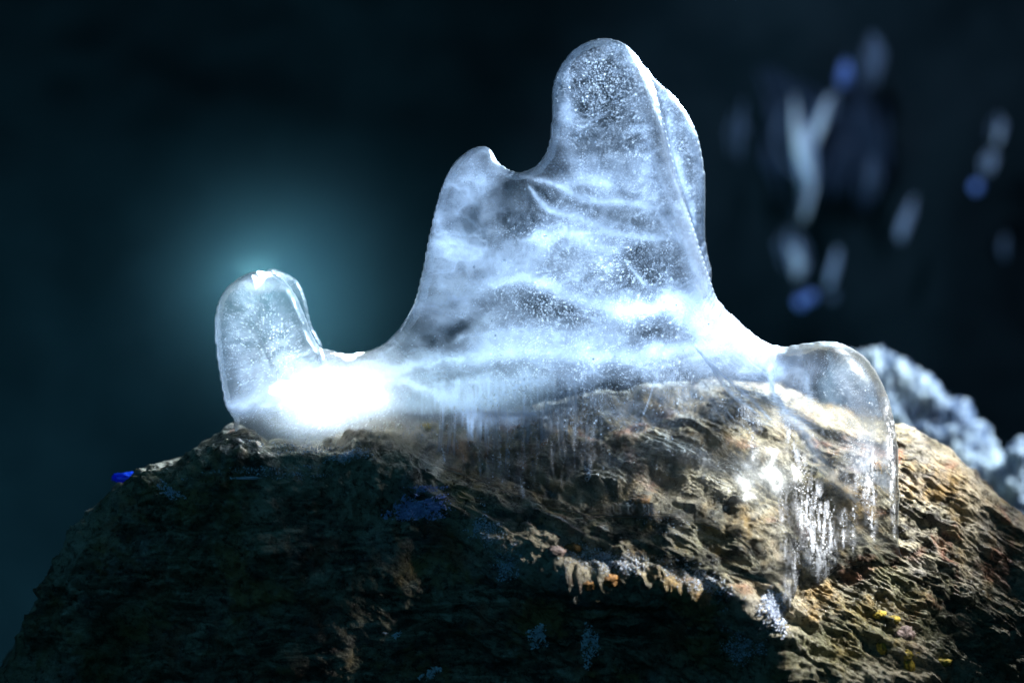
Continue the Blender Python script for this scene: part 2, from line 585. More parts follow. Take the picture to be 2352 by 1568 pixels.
LOBES = [
    # name, outline, roundness, greatest half thickness, depth of its middle plane
    ("main", [(540, 970), (600, 900), (690, 835), (735, 803), (790, 812), (840, 808), (890, 785), (930, 738), (955, 690),
              (972, 620), (990, 530), (1010, 450), (1035, 388), (1072, 350), (1108, 337), (1128, 348), (1145, 375),
              (1178, 395), (1212, 393), (1243, 370), (1262, 332), (1269, 270), (1272, 200), (1290, 150), (1330, 108),
              (1385, 90), (1435, 103), (1470, 140), (1500, 200), (1525, 290), (1552, 400), (1590, 520), (1622, 620), (1648, 688),
              (1700, 742), (1755, 785), (1800, 797), (1850, 791), (1900, 800), (1930, 880), (1900, 1000), (1860, 1150),
              (1835, 1330), (1795, 1425), (1765, 1340), (1700, 1240), (1560, 1190), (1400, 1185), (1250, 1160),
              (1120, 1110), (1000, 1070), (900, 1050), (750, 1070), (620, 1060), (560, 1010)], 2.0, 125, 0),
    ("rear", [(1470, 150), (1505, 185), (1550, 225), (1585, 275), (1608, 340), (1618, 420), (1618, 500), (1621, 570),
              (1634, 640), (1600, 680), (1540, 540), (1470, 330)], 2.6, 52, 70),
    ("left_knob", [(522, 937), (509, 880), (497, 800), (495, 735), (504, 690), (528, 655), (563, 632), (600, 624),
                   (640, 636), (672, 668), (697, 722), (716, 770), (735, 803), (765, 860), (745, 930), (640, 970), (560, 975)], 3.0, 95, -6),
    ("left_rear", [(610, 628), (650, 626), (686, 650), (702, 695), (714, 745), (740, 800), (720, 860), (640, 860), (590, 740)], 2.6, 34, 66),
    ("right_knob", [(1800, 810), (1840, 796), (1900, 785), (1950, 797), (1995, 830), (2025, 880), (2046, 940), (2060, 1020),
                    (2064, 1120), (2063, 1240), (2066, 1290), (2000, 1290), (1930, 1300), (1880, 1345), (1845, 1340), (1815, 1250),
                    (1790, 1100), (1782, 950), (1780, 870)], 2.6, 105, -30),
]


def depth_of(name, YY, XX):
    base = dict((l[0], l[4]) for l in LOBES)[name]
    c = np.clip((XX - 460) / 16, 0, 106.9); r = np.clip((YY - 60) / 16, 0, 90.9)
    c0 = c.astype(int); r0 = r.astype(int); fc = c - c0; f2 = r - r0
    rd = RDM[r0, c0] * (1 - fc) * (1 - f2) + RDM[r0, c0 + 1] * fc * (1 - f2) + RDM[r0 + 1, c0] * (1 - fc) * f2 + RDM[r0 + 1, c0 + 1] * fc * f2
    if name == "main":
        t = np.clip((YY - 930) / 150, 0, 1) * np.clip((XX - 930) / 120, 0, 1)
        t = t * t * (3 - 2 * t)
        return (base + 14 * np.sin(XX / 190.0) + 10 * np.sin(YY / 150.0)) * (1 - t) + (rd + 12) * t
    if name == "right_knob":
        t = np.clip((YY - 860) / 420, 0, 1)
        t = t * t * (3 - 2 * t)
        return base * (1 - t) + (rd + 20) * t
    return base + 0 * YY


def build_ice():
    dz = np.arange(-420, 181, GS)
    phi = None
    for nm, pts, c, T, dep in LOBES:
        d = sdf_poly(pts, GXX, GYY)
        u = inflate(d, c)
        h = np.sqrt(np.maximum(u, 0))
        h = T * np.tanh(h / T)
        if nm == "main":
            bumps = fbm(GXX / 170.0, GYY / 150.0, 0 * GXX + 3.3, 3)
            h = h * (1 + 0.22 * bumps)
        u2 = h * h
        gyv, gxv = np.gradient(u2, GS)
        gm = np.sqrt(gyv ** 2 + gxv ** 2)
        slope = 60.0
        u2 = np.where(d > 0, u2, slope * d)
        gm = np.where(d > 4, gm, slope)
        yc = depth_of(nm, GYY, GXX)
        dy = dz[None, None, :] - yc[:, :, None]
        ph = -(u2[:, :, None] - dy * dy) / np.sqrt(gm[:, :, None] ** 2 + 4 * dy * dy + 400)
        ph = ph.astype(np.float32)
        if phi is None:
            phi = ph
        else:
            k = 14.0
            hh = np.clip(0.5 + 0.5 * (phi - ph) / k, 0, 1)
            phi = phi * (1 - hh) + ph * hh - k * hh * (1 - hh)
    # slight unevenness of the melted surface
    big = fbm(GXX / 80.0, GYY / 80.0, 0 * GXX + 9.0, 2)[:, :, None] * 3.0
    phi = phi + big.astype(np.float32)
    arr = np.clip(phi, -30, 30).astype(np.float32)        # [row, col, depth]
    g = openvdb.FloatGrid(30.0)
    g.copyFromArray(np.ascontiguousarray(arr))
    pts, quads = g.convertToQuads(0.0)
    pts = np.asarray(pts, float); quads = np.asarray(quads)
    V = WA(GX0 + pts[:, 1] * GS, GY0 + pts[:, 0] * GS, dz[0] + pts[:, 2] * GS)
    ins = arr < 0
    any_ = ins.any(axis=2)
    fi = np.argmax(ins, axis=2); bi = arr.shape[2] - 1 - np.argmax(ins[:, :, ::-1], axis=2)

    def cross(i0, i1):
        a = np.take_along_axis(arr, i0[:, :, None], 2)[:, :, 0]; b = np.take_along_axis(arr, i1[:, :, None], 2)[:, :, 0]
        t = np.clip(a / (a - b + 1e-9), 0, 1)
        return dz[i0] + (dz[i1] - dz[i0]) * t
    yF = cross(np.maximum(fi - 1, 0), fi)
    yB = cross(np.minimum(bi + 1, arr.shape[2] - 1), bi)
    return V, quads, any_, yF, yB


IV, IQ, IMASK, YF, YB = build_ice()
IBASE = W(1350, 1050, 0)
ice = thing("ice_formation", IBASE, "clear melted ice formation with tall peak and rounded knobs, glowing on top of the boulder", "ice")
ice_body = mesh_np("ice_body", IV, IQ[:, ::-1], ICE, ice, IBASE)

# fields of trapped air, evaluated on a fine grid
FS = 2.3
fx = np.arange(GX0 + 2, GX1 - 4, FS); fy = np.arange(GY0 + 2, GY1 - 4, FS)
FXX, FYY = np.meshgrid(fx, fy)


def bil(A, XX, YY):
    c = np.clip((XX - GX0) / GS, 0, A.shape[1] - 1.001); r = np.clip((YY - GY0) / GS, 0, A.shape[0] - 1.001)
    c0 = c.astype(int); r0 = r.astype(int); fc = c - c0; fr = r - r0
    return (A[r0, c0] * (1 - fc) * (1 - fr) + A[r0, c0 + 1] * fc * (1 - fr) + A[r0 + 1, c0] * (1 - fc) * fr + A[r0 + 1, c0 + 1] * fc * fr)


THK = np.where(IMASK, YB - YF, 0)
fT = bil(THK, FXX, FYY)
YFf = np.where(IMASK, YF, 0); YBf = np.where(IMASK, YB, 0)
# extend the depths just past the outline so that interpolation stays sound
for _ in range(4):
    m = (YFf == 0)
    for A in (YFf, YBf):
        nb = (np.roll(A, 1, 0) + np.roll(A, -1, 0) + np.roll(A, 1, 1) + np.roll(A, -1, 1))
        cnt = ((np.roll(A, 1, 0) != 0).astype(int) + (np.roll(A, -1, 0) != 0) + (np.roll(A, 1, 1) != 0) + (np.roll(A, -1, 1) != 0))
        A[m] = (nb / np.maximum(cnt, 1))[m]
fF = bil(YFf, FXX, FYY); fB = bil(YBf, FXX, FYY)
FM = fT > 5
Z0 = 0 * FXX
WX = FXX + 26 * fbm(FXX / 130, FYY / 130, Z0 + 1.5, 4)
WY = FYY + 26 * fbm(FXX / 130, FYY / 130, Z0 + 7.5, 4)


def stroke(pts, w, amp, w2=None, warp=1.0, power=1.6, end=0.25):
    """soft ribbon along a curve, width w at its start and w2 at its end"""
    q = spline(pts, 10, closed=False)
    X_ = FXX + (WX - FXX) * warp; Y_ = FYY + (WY - FYY) * warp
    w2 = w if w2 is None else w2
    lo = q.min(0) - 4 * max(w, w2) - 30; hi = q.max(0) + 4 * max(w, w2) + 30
    r0, r1 = np.searchsorted(fy, [lo[1], hi[1]]); c0, c1 = np.searchsorted(fx, [lo[0], hi[0]])
    out = np.zeros_like(FXX)
    if r1 <= r0 or c1 <= c0:
        return out
    xs = X_[r0:r1, c0:c1]; ys = Y_[r0:r1, c0:c1]
    best = np.full(xs.shape, 1e9)
    n = len(q) - 1
    for i in range(n):
        (ax, ay), (bx, by) = q[i], q[i + 1]
        ex, ey = bx - ax, by - ay
        t = np.clip(((xs - ax) * ex + (ys - ay) * ey) / (ex * ex + ey * ey + 1e-9), 0, 1)
        dd = np.hypot(xs - ax - ex * t, ys - ay - ey * t)
        s = (i + t) / n
        ww = w + (w2 - w) * s
        fade = np.clip(np.minimum(s, 1 - s) / end, 0.12, 1) if end > 0 else 1
        best = np.minimum(best, dd / (ww * (0.35 + 0.65 * fade)))
    out[r0:r1, c0:c1] = amp * np.exp(-best ** power)
    return out


def blob(cx, cy_, rx, ry, amp, rot=0, warp=1.0, power=2.0):
    X_ = FXX + (WX - FXX) * warp - cx; Y_ = FYY + (WY - FYY) * warp - cy_
    a = math.radians(rot)
    u = (X_ * math.cos(a) + Y_ * math.sin(a)) / rx; v = (-X_ * math.sin(a) + Y_ * math.cos(a)) / ry
    return amp * np.exp(-(u * u + v * v) ** (power / 2))


def grain(sx, sy, seed, oct_=4, gain=0.6):
    return fbm(FXX / sx, FYY / sy, Z0 + seed, oct_, gain)


def layer(name, frac, a, b, mat, inset=6, label=None, off=0.0):
    sel = FM & (fT > inset)
    yy = fF + (fB - fF) * frac + off + 5 * grain(90, 90, 40 + frac * 10, 2)
    a = np.clip(a, 0, 1); b = np.clip(b, 0, 1)
    fade = np.clip((fT - inset) / 16, 0, 1) ** 1.5
    a = a * fade; b = b * fade
    sel = sel & ((a > 0.004) | (b > 0.01))
    V = WA(FXX, FYY, yy)
    ny, nx = FXX.shape
    F = grid_faces(ny, nx)
    ok = sel.reshape(-1)[F].all(axis=1)
    F = F[ok]
    used = np.unique(F)
    rem = np.full(ny * nx, -1, np.int32); rem[used] = np.arange(len(used))
    o = mesh_np(name, V.reshape(-1, 3)[used], rem[F], mat, ice, IBASE, {"a": a.reshape(-1)[used], "b": b.reshape(-1)[used]})
    if label:
        o["label"] = label
    return o


TINT = (0.74, 0.84, 1.0, 1)
M_CLOUD_A = mat_cloud("milky_ice", TINT, sp_scale=1250, grain=0.55)
M_CLOUD_B = mat_cloud("bubbly_ice", (0.70, 0.81, 1.0, 1), sp_scale=1050, grain=1.0)
M_FROST = mat_cloud("rime_on_ice", (0.80, 0.87, 1.0, 1), sp_scale=1050, grain=1.15)

edge = np.clip(fT / 70, 0, 1)
body = np.clip((1010 - FYY) / 150, 0, 1) * np.clip((1900 - FXX - 0.9 * np.clip(FYY - 700, 0, 999)) / 160, 0, 1)
notknob = np.clip((FXX - 770) / 60, 0, 1)

def fila(seed, sx, sy):
    """thin healed cracks: sharp ridges of a warped noise, present only in places"""
    q = np.abs(fbm(WX / sx, WY / sy, Z0 + seed, 3, 0.5))
    return np.exp(-q / 0.045) * np.clip(0.2 + 2.5 * fbm(FXX / 140, FYY / 110, Z0 + seed + 50, 2), 0, 1)


# pockets of clear ice, and where bubbles are few
CLEAR = 1 - np.clip(blob(1370, 215, 78, 95, 0.75, 0, 0.8) + blob(1265, 705, 80, 38, 0.7, 12, 1.3) + blob(1480, 600, 95, 52, 0.6, 28, 1.3)
                    + blob(1582, 380, 18, 120, 0.7, -14, 0.5) + blob(1500, 772, 95, 24, 0.6, 0, 1.3) + blob(1430, 500, 90, 22, 0.55, 10)
                    + blob(1090, 660, 70, 24, 0.4, 0, 1.5) + blob(1030, 770, 60, 22, 0.5, -20, 1.5) + blob(1165, 405, 30, 16, 0.6)
                    + blob(1150, 850, 90, 16, 0.5, 0, 1.5) + blob(1400, 330, 90, 24, 0.4, -10), 0, 0.85)
SPK = np.clip(0.18 + (WX - 1080) / 190, 0.18, 1) * 0.8 + blob(800, 960, 200, 70, 0.8)


# rear veil: broad milkiness
a = 0.27 * body * notknob * (0.75 + 0.9 * grain(150, 110, 2.2)) * (0.5 + 0.5 * edge)
a += blob(1060, 560, 100, 200, 0.22) + blob(1220, 790, 260, 60, 0.20) + 0.5 * fila(7.0, 150, 70) * body + blob(1650, 740, 90, 75, 0.55, 35)
a -= blob(1370, 215, 75, 95, 0.40, 0, 0.6) + blob(1270, 705, 70, 42, 0.30, 10) + blob(1480, 600, 95, 60, 0.22, 30) + blob(1500, 770, 90, 36, 0.2, 0)
a += 0.5 * np.exp(-((fT) / 34.0) ** 2) * np.clip((900 - FYY) / 80, 0, 1) * notknob  # pale band along the outline, drawn for the backlit rim highlight
a *= 0.72 + 0.9 * grain(48, 34, 33.3, 4)
a += blob(800, 960, 190, 46, 0.45, -4)
b = 0.5 * body + blob(1370, 200, 90, 90, .6) + blob(800, 960, 200, 55, 1.0)
layer("cloudy_layer", 0.74, a * CLEAR, b * SPK, M_CLOUD_A, 10)

# middle veil: the bright bands
a = np.zeros_like(FXX)
a += stroke([(985, 560), (1060, 578), (1130, 602), (1200, 608), (1260, 560)], 34, 0.55)
a += stroke([(955, 712), (1020, 692), (1080, 672), (1130, 648), (1200, 632)], 20, 0.75)
a += stroke([(1190, 630), (1260, 660), (1330, 692), (1410, 714), (1500, 712), (1590, 690)], 17, 0.95)
a += stroke([(1560, 700), (1600, 660), (1640, 640)], 24, 0.5)
a += stroke([(1540, 690), (1620, 740), (1700, 790), (1780, 850)], 48, 0.9, 46)
a += stroke([(915, 838), (1050, 812), (1200, 818), (1330, 822), (1450, 816), (1560, 808), (1640, 790)], 19, 0.85)
a += stroke([(1060, 870), (1150, 880), (1260, 870)], 24, 0.55)
a += stroke([(1500, 210), (1545, 380), (1590, 540), (1630, 680), (1700, 780), (1790, 860)], 9, 0.8, 26, warp=0.4)
a += stroke([(1000, 470), (1020, 560), (1010, 660)], 26, 0.4) + stroke([(1190, 560), (1290, 540), (1380, 590), (1470, 560)], 16, 0.4)
a += stroke([(930, 868), (1000, 896), (1060, 930), (1130, 946), (1230, 944)], 15, 1.0, warp=0.5)
a += stroke([(760, 880), (850, 850), (930, 830)], 50, 0.8) + blob(600, 640, 40, 16, .8, -8)  # milk thickened for the torch flare and the hot spot on the knob
a += blob(700, 885, 120, 48, 0.8, -8)  # extra milk spreads the overexposed zone at the torch
a += stroke([(1100, 760), (1200, 775), (1320, 780), (1450, 775)], 26, 0.35)
a += blob(1080, 460, 55, 90, 0.35, 15) + blob(1380, 560, 120, 60, 0.22) + blob(1400, 400, 110, 50, 0.3) + blob(1300, 250, 22, 90, 0.5)
a += 0.10 * body * notknob * np.clip(0.5 + 1.3 * grain(70, 60, 5.1), 0, 1.5) + 0.55 * fila(3.0, 120, 60) * body * notknob + 0.35 * fila(5.5, 60, 44) * body * notknob
a *= (0.7 + 0.6 * grain(36, 30, 6.6, 3) + 0.1)
low = np.clip((FYY - 930) / 60, 0, 1)
streaks = np.clip(grain(13, 150, 12.0, 3) * 2.4 + 0.1, 0, 1) * np.clip((FYY - 860) / 60, 0, 1) * np.clip((1120 - FYY) / 120, 0, 1) * np.clip((FXX - 960) / 40, 0, 1) * np.clip((1380 - FXX) / 60, 0, 1)
a += 0.75 * streaks + blob(1130, 925, 190, 60, 0.45) + blob(780, 960, 170, 42, 0.4, -4)
a += 0.14 * np.clip(grain(30, 24, 44.0, 4) * 3, 0, 1) * body
b = np.clip(0.5 + 1.8 * grain(90, 80, 8.8), 0, 1) * body * 1.0 + blob(800, 960, 200, 55, 1.0) + blob(1290, 740, 220, 110, 1.0, 0) + blob(1230, 900, 240, 90, 1.0) + 0.8 * streaks
layer("cloudy_layer", 0.45, a * CLEAR, b * SPK, M_CLOUD_B, 14)

# front veil: folds, feathers and fine scratches close to the surface
a = np.zeros_like(FXX)
a += stroke([(1196, 404), (1272, 425), (1344, 461), (1420, 462), (1470, 470), (1527, 495), (1558, 555)], 9, 0.75, warp=0.4)
a += stroke([(1216, 430), (1260, 480), (1337, 508), (1416, 540), (1525, 548)], 8, 0.9, 14, warp=0.4)
a += stroke([(1380, 500), (1440, 520), (1520, 546)], 15, 0.45, 8, warp=0.4)
a += stroke([(1438, 600), (1477, 650), (1500, 662), (1508, 648)], 5, 0.9, 4, warp=0.2)
a += stroke([(1480, 170), (1512, 260), (1532, 340), (1560, 430), (1588, 540), (1602, 640), (1630, 690)], 8, 0.7, 13, warp=0.4)
a += stroke([(1490, 330), (1520, 420), (1560, 520), (1590, 620)], 10, 0.5, 8, warp=0.5)
a += stroke([(1575, 300), (1605, 380), (1607, 470)], 13, 0.65, 8, warp=0.3)
for k in range(16):                                        # long scratches fanning down to the right
    o1 = (k - 8) * 6.5
    a += stroke([(1520 + o1 * 0.5, 690 - o1 * 0.7), (1620 + o1 * 0.8, 800 - o1 * 1.0), (1740 + o1 * 1.1, 915 - o1 * 1.3)],
                2.4, 0.10 + 0.5 * random.random() ** 2, 2.0, warp=0.6)
a += stroke([(1590, 790), (1660, 860), (1715, 905), (1770, 960)], 4, 0.95, 6, warp=0.2)
a += stroke([(1600, 800), (1680, 900), (1735, 945)], 4, 0.9, 5, warp=0.2)
for k in range(14):                                        # brushed arcs across the neck of the right knob
    a += stroke([(1668 + 3 * k, 862 + 7.5 * k), (1740, 872 + 7.5 * k), (1820, 898 + 6.5 * k), (1892, 902 + 6.0 * k)], 1.9, 0.34, 1.6, warp=0.15, end=0.3)
a += stroke([(1782, 800), (1772, 850), (1780, 905), (1812, 945), (1850, 985), (1880, 1045), (1925, 1110), (1965, 1150)], 7, 0.62, 18, warp=0.5)  # milky band standing in for a rock ledge refracted in the knob
a += stroke([(1776, 800), (1768, 850), (1778, 900)], 6, 0.9, warp=0.2)
a += stroke([(1848, 830), (1852, 880), (1862, 940)], 8, 0.65, warp=0.3)
a += stroke([(1504, 870), (1495, 905), (1478, 950)], 2.2, 0.8, 1.6, warp=0.1)
a += stroke([(505, 700), (500, 780), (512, 880), (525, 925)], 5, 0.35, warp=0.1)
a += 0.42 * np.exp(-((fT - 34) / 20.0) ** 2) * np.clip((1000 - FYY) / 60, 0, 1)  # bright rim highlight of the edges put in as milk
a *= np.clip(0.78 + 0.9 * grain(16, 16, 3.1, 4, 0.7), 0, 2)
b = blob(1370, 190, 75, 100, 1.0) + blob(1420, 130, 40, 40, 1) + blob(1570, 330, 30, 130, 0.8, -12) + np.clip(grain(60, 60, 21) * 2.2, 0, 1) * body * 0.7
b += blob(1290, 700, 90, 60, 1) + blob(1440, 600, 80, 60, 0.8) + blob(1600, 1000, 260, 140, 0.22)
b += stroke([(1700, 930), (1722, 975), (1728, 1040)], 16, 1.0, 12) + blob(1240, 960, 190, 70, 0.8)
layer("cloudy_layer", 0.12, a * CLEAR, b * SPK, M_CLOUD_A, 13)

# frosted hearts of the two knobs
kb = blob(600, 790, 92, 125, 1.0, -14, 0.4, 5)
a = kb * (0.30 + 0.45 * grain(26, 26, 14.0, 4) + 0.30 * np.clip((FYY - 780) / 150, 0, 1)) + blob(600, 655, 42, 20, 0.9, -8) + stroke([(525, 930), (600, 915), (720, 900)], 16, 0.8)  # blob at the tip paints the hot spot of light there
layer("frosted_heart", 0.40, a, kb * 1.0, M_CLOUD_B, 16, "pale grainy heart of the left knob")
kb2 = blob(1965, 970, 95, 190, 1.0, -6, 0.5, 4)
a = blob(1830, 860, 40, 60, 0.3) + blob(1960, 880, 70, 42, 0.40, 20) + blob(1990, 950, 60, 60, 0.22) + blob(1985, 1060, 38, 90, 0.55, -6) + blob(2035, 1040, 16, 150, 0.6)  # leftmost milk patch stands in for lit rock seen through
a *= (0.45 + 1.3 * np.clip(0.4 + grain(26, 26, 15.5, 4), 0, 2))
layer("frosted_heart", 0.55, a, kb2 * 0.8, M_CLOUD_B, 16, "patchy grainy heart of the right knob")

# rime streaks running down the outside of the right knob
dr = np.zeros_like(FXX)
for (x0, y0, x1, y1, w, s) in [(1815, 960, 1850, 1130, 12, .7), (1845, 1050, 1880, 1330, 22, 1), (1880, 1120, 1900, 1330, 18, .9), (1905, 1140, 1918, 1300, 9, .8),
                               (1790, 930, 1835, 1060, 10, .7), (1975, 1000, 1985, 1150, 26, .8), (1940, 1170, 1935, 1260, 7, .8), (1962, 1160, 1955, 1270, 6, .8),
                               (2000, 1040, 2004, 1240, 10, .9), (2040, 920, 2050, 1120, 9, .8), (2052, 960, 2056, 1235, 5, 1.0), (1798, 1100, 1800, 1380, 10, .5), (1830, 1250, 1812, 1390, 12, .6),  # streak along the right edge paints the bright rim highlight
                               (1712, 930, 1728, 1000, 12, .9), (1728, 985, 1735, 1060, 7, .6), (1745, 945, 1750, 985, 8, .9)] + [(x_, 930 + random.uniform(-10, 30), x_ + random.uniform(-4, 8), 1010 + random.uniform(0, 150) * (1 - abs(x_ - 1180) / 400), random.uniform(3, 8), random.uniform(.35, .75)) for x_ in range(1012, 1400, 17)]:
    dr += stroke([(x0, y0), ((x0 + x1) / 2 + random.uniform(-5, 5), (y0 + y1) / 2), (x1, y1)], w, s, w * 0.8, warp=0.45)
vein = grain(10, 60, 18.0, 4, 0.7)
a = dr * np.clip(0.25 + 2.4 * vein + 0.9 * grain(9, 9, 19, 3), 0, 1) * 0.8
b = np.clip(dr * 1.2, 0, 1) + blob(1965, 1000, 30, 60, 1)
side_ = FXX > 1560
layer("rime_coating", 0.0, a * side_, b * side_, M_FROST, 8, "thick white rime streaks down the right knob", off=-1.5)
layer("rime_coating", 0.0, a * ~side_, b * ~side_, M_FROST, 8, "thin drips of rime below the middle of the ice", off=-1.5)

# fine bubbles frozen into the ice, as real little spheres
def ico_unit():
    import bmesh
    bm = bmesh.new(); bmesh.ops.create_icosphere(bm, subdivisions=1, radius=1)
    v = np.array([x.co[:] for x in bm.verts]); f = np.array([[q.index for q in p.verts] for p in bm.faces])
    bm.free()
    return v, f


IUV, IUF = ico_unit()
dens = np.clip(0.25 + 1.6 * grain(80, 80, 50, 3), 0, 1) * (0.4 + body) * (fT > 40) + 1.2 * blob(1260, 900, 260, 110, 1) + blob(1370, 200, 80, 90, 1.2) * (fT > 20)
dens *= (fT > 20)
cand = RNG.integers(0, FXX.size, 90000)
pr = dens.reshape(-1)[cand]
cand = cand[RNG.random(len(cand)) < pr * 0.16][:5200]
fr_ = RNG.uniform(0.08, 0.7, len(cand))
bx = FXX.reshape(-1)[cand] + RNG.uniform(-1, 1, len(cand)); by_ = FYY.reshape(-1)[cand] + RNG.uniform(-1, 1, len(cand))
bd = (fF + (fB - fF) * 0).reshape(-1)[cand] + fT.reshape(-1)[cand] * fr_
bc = WA(bx, by_, bd)
br = (0.5 + 1.7 * RNG.random(len(cand)) ** 5) * S * 1.25
BV = (bc[:, None, :] + IUV[None] * br[:, None, None]).reshape(-1, 3)
BF = (IUF[None] + (np.arange(len(cand)) * len(IUV))[:, None, None]).reshape(-1, 3)
bub = mesh_np("air_bubbles", BV, BF, mat_frost("bubble_skin", (0.9, 0.95, 1, 1), 0.8, 0.5), ice, IBASE)
bub["kind"] = "stuff"

# ------------------------------------------------------------------ mist added to give the glow round the left knob
Mh = NT("glow_mist")
Mh.t.nodes.remove(Mh.tc)
HC = W(602, 680, 60)
HR = 0.17
geo = Mh.n("ShaderNodeNewGeometry")
ds = Mh.n("ShaderNodeVectorMath", {0: geo.outputs["Position"], 1: HC}, operation='DISTANCE')
fall = Mh.math('SUBTRACT', 1.0, Mh.math('DIVIDE', ds.outputs["Value"], HR), clamp=True)
fall = Mh.math('MULTIPLY', Mh.math('POWER', fall, 5.0), 3.1)
pv = Mh.n("ShaderNodeVolumePrincipled", {"Color": (0.28, 0.76, 0.95, 1), "Density": fall, "Anisotropy": 0.0})
Mh.t.links.new(pv.outputs[0], Mh.out.inputs["Volume"])
import bmesh
bm = bmesh.new(); bmesh.ops.create_icosphere(bm, subdivisions=5, radius=HR)
hv = np.array([v.co[:] for v in bm.verts]) + np.array(HC); hf = np.array([[q.index for q in p.verts] for p in bm.faces]); bm.free()
hz = mesh_np("haze", hv, hf, Mh.m, None, (0, 0, 0))
tag(hz, "added blue mist shaping the glow round the left knob of the ice", None, None, "stuff")

# ------------------------------------------------------------------ cave behind
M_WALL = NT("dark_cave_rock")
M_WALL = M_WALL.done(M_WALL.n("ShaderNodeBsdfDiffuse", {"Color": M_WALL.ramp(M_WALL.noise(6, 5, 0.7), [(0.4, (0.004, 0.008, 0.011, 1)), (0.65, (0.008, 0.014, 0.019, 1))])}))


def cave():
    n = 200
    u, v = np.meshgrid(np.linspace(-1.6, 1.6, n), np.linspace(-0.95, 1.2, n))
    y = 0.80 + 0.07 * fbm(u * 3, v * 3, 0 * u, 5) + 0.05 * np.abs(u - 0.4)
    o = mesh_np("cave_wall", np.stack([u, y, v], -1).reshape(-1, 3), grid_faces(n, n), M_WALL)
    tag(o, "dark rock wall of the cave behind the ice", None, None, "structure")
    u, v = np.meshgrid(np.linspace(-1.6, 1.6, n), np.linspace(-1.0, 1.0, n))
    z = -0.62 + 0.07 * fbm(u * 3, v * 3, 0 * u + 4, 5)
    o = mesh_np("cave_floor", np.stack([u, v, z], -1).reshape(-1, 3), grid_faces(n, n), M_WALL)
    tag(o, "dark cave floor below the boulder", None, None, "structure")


cave()


def tube(paths, nseg=18, rough=0.0, seed=0):
    """closed tubes of changing radius; paths of (X, Y, r) at depth dep"""
    VV, FF, base = [], [], 0
    for pth, dep in paths:
        q = spline(pth, 8, closed=False)
        ring = []
        k = (D + dep * S) / D
        for i, (X, Y, r) in enumerate(q):
            r = max(r, 0.6)
            th = np.linspace(0, 2 * np.pi, nseg, endpoint=False)
            wob = 1 + rough * perlin3(np.cos(th) * 1.2 + seed, np.sin(th) * 1.2 + 0 * th, th * 0 + i * 0.35 + seed * 3.1)
            c = np.array(W(X, Y, dep))
            p = np.stack([c[0] + np.cos(th) * r * S * k * wob, c[1] + np.sin(th) * r * S * k * 0.8 * wob, c[2] + 0 * th], -1)
            ring.append(p)
        m = len(ring)
        VV.append(np.concatenate(ring))
        idx = base + np.arange(m * nseg).reshape(m, nseg)
        for i in range(m - 1):
            a = idx[i]; b = idx[i + 1]
            FF.append(np.stack([a, np.roll(a, -1), np.roll(b, -1), b], -1))
        for rg, cpt in ((idx[0], ring[0].mean(0)), (idx[-1], ring[-1].mean(0))):
            VV.append(cpt[None]); ci = base + m * nseg + (0 if rg is idx[0] else 1)
            FF.append(np.stack([rg, np.roll(rg, -1), np.full(nseg, ci), np.full(nseg, ci)], -1))
        base += m * nseg + 2
    return np.concatenate(VV), np.concatenate(FF)


def mesh_from(name, V, F, mat, parent=None, origin=(0, 0, 0)):
    """faces may repeat an index (triangles)"""
    me = bpy.data.meshes.new(name)
    V = np.asarray(V) - np.asarray(origin)
    me.from_pydata([tuple(v) for v in V], [], [tuple(f[:3]) if f[2] == f[3] else tuple(f) for f in F.tolist()])
    for p in me.polygons:
        p.use_smooth = True
    me.materials.append(mat)
    o = link(bpy.data.objects.new(name, me))
    if parent is not None: o.parent = parent
    else: o.location = origin
    return o


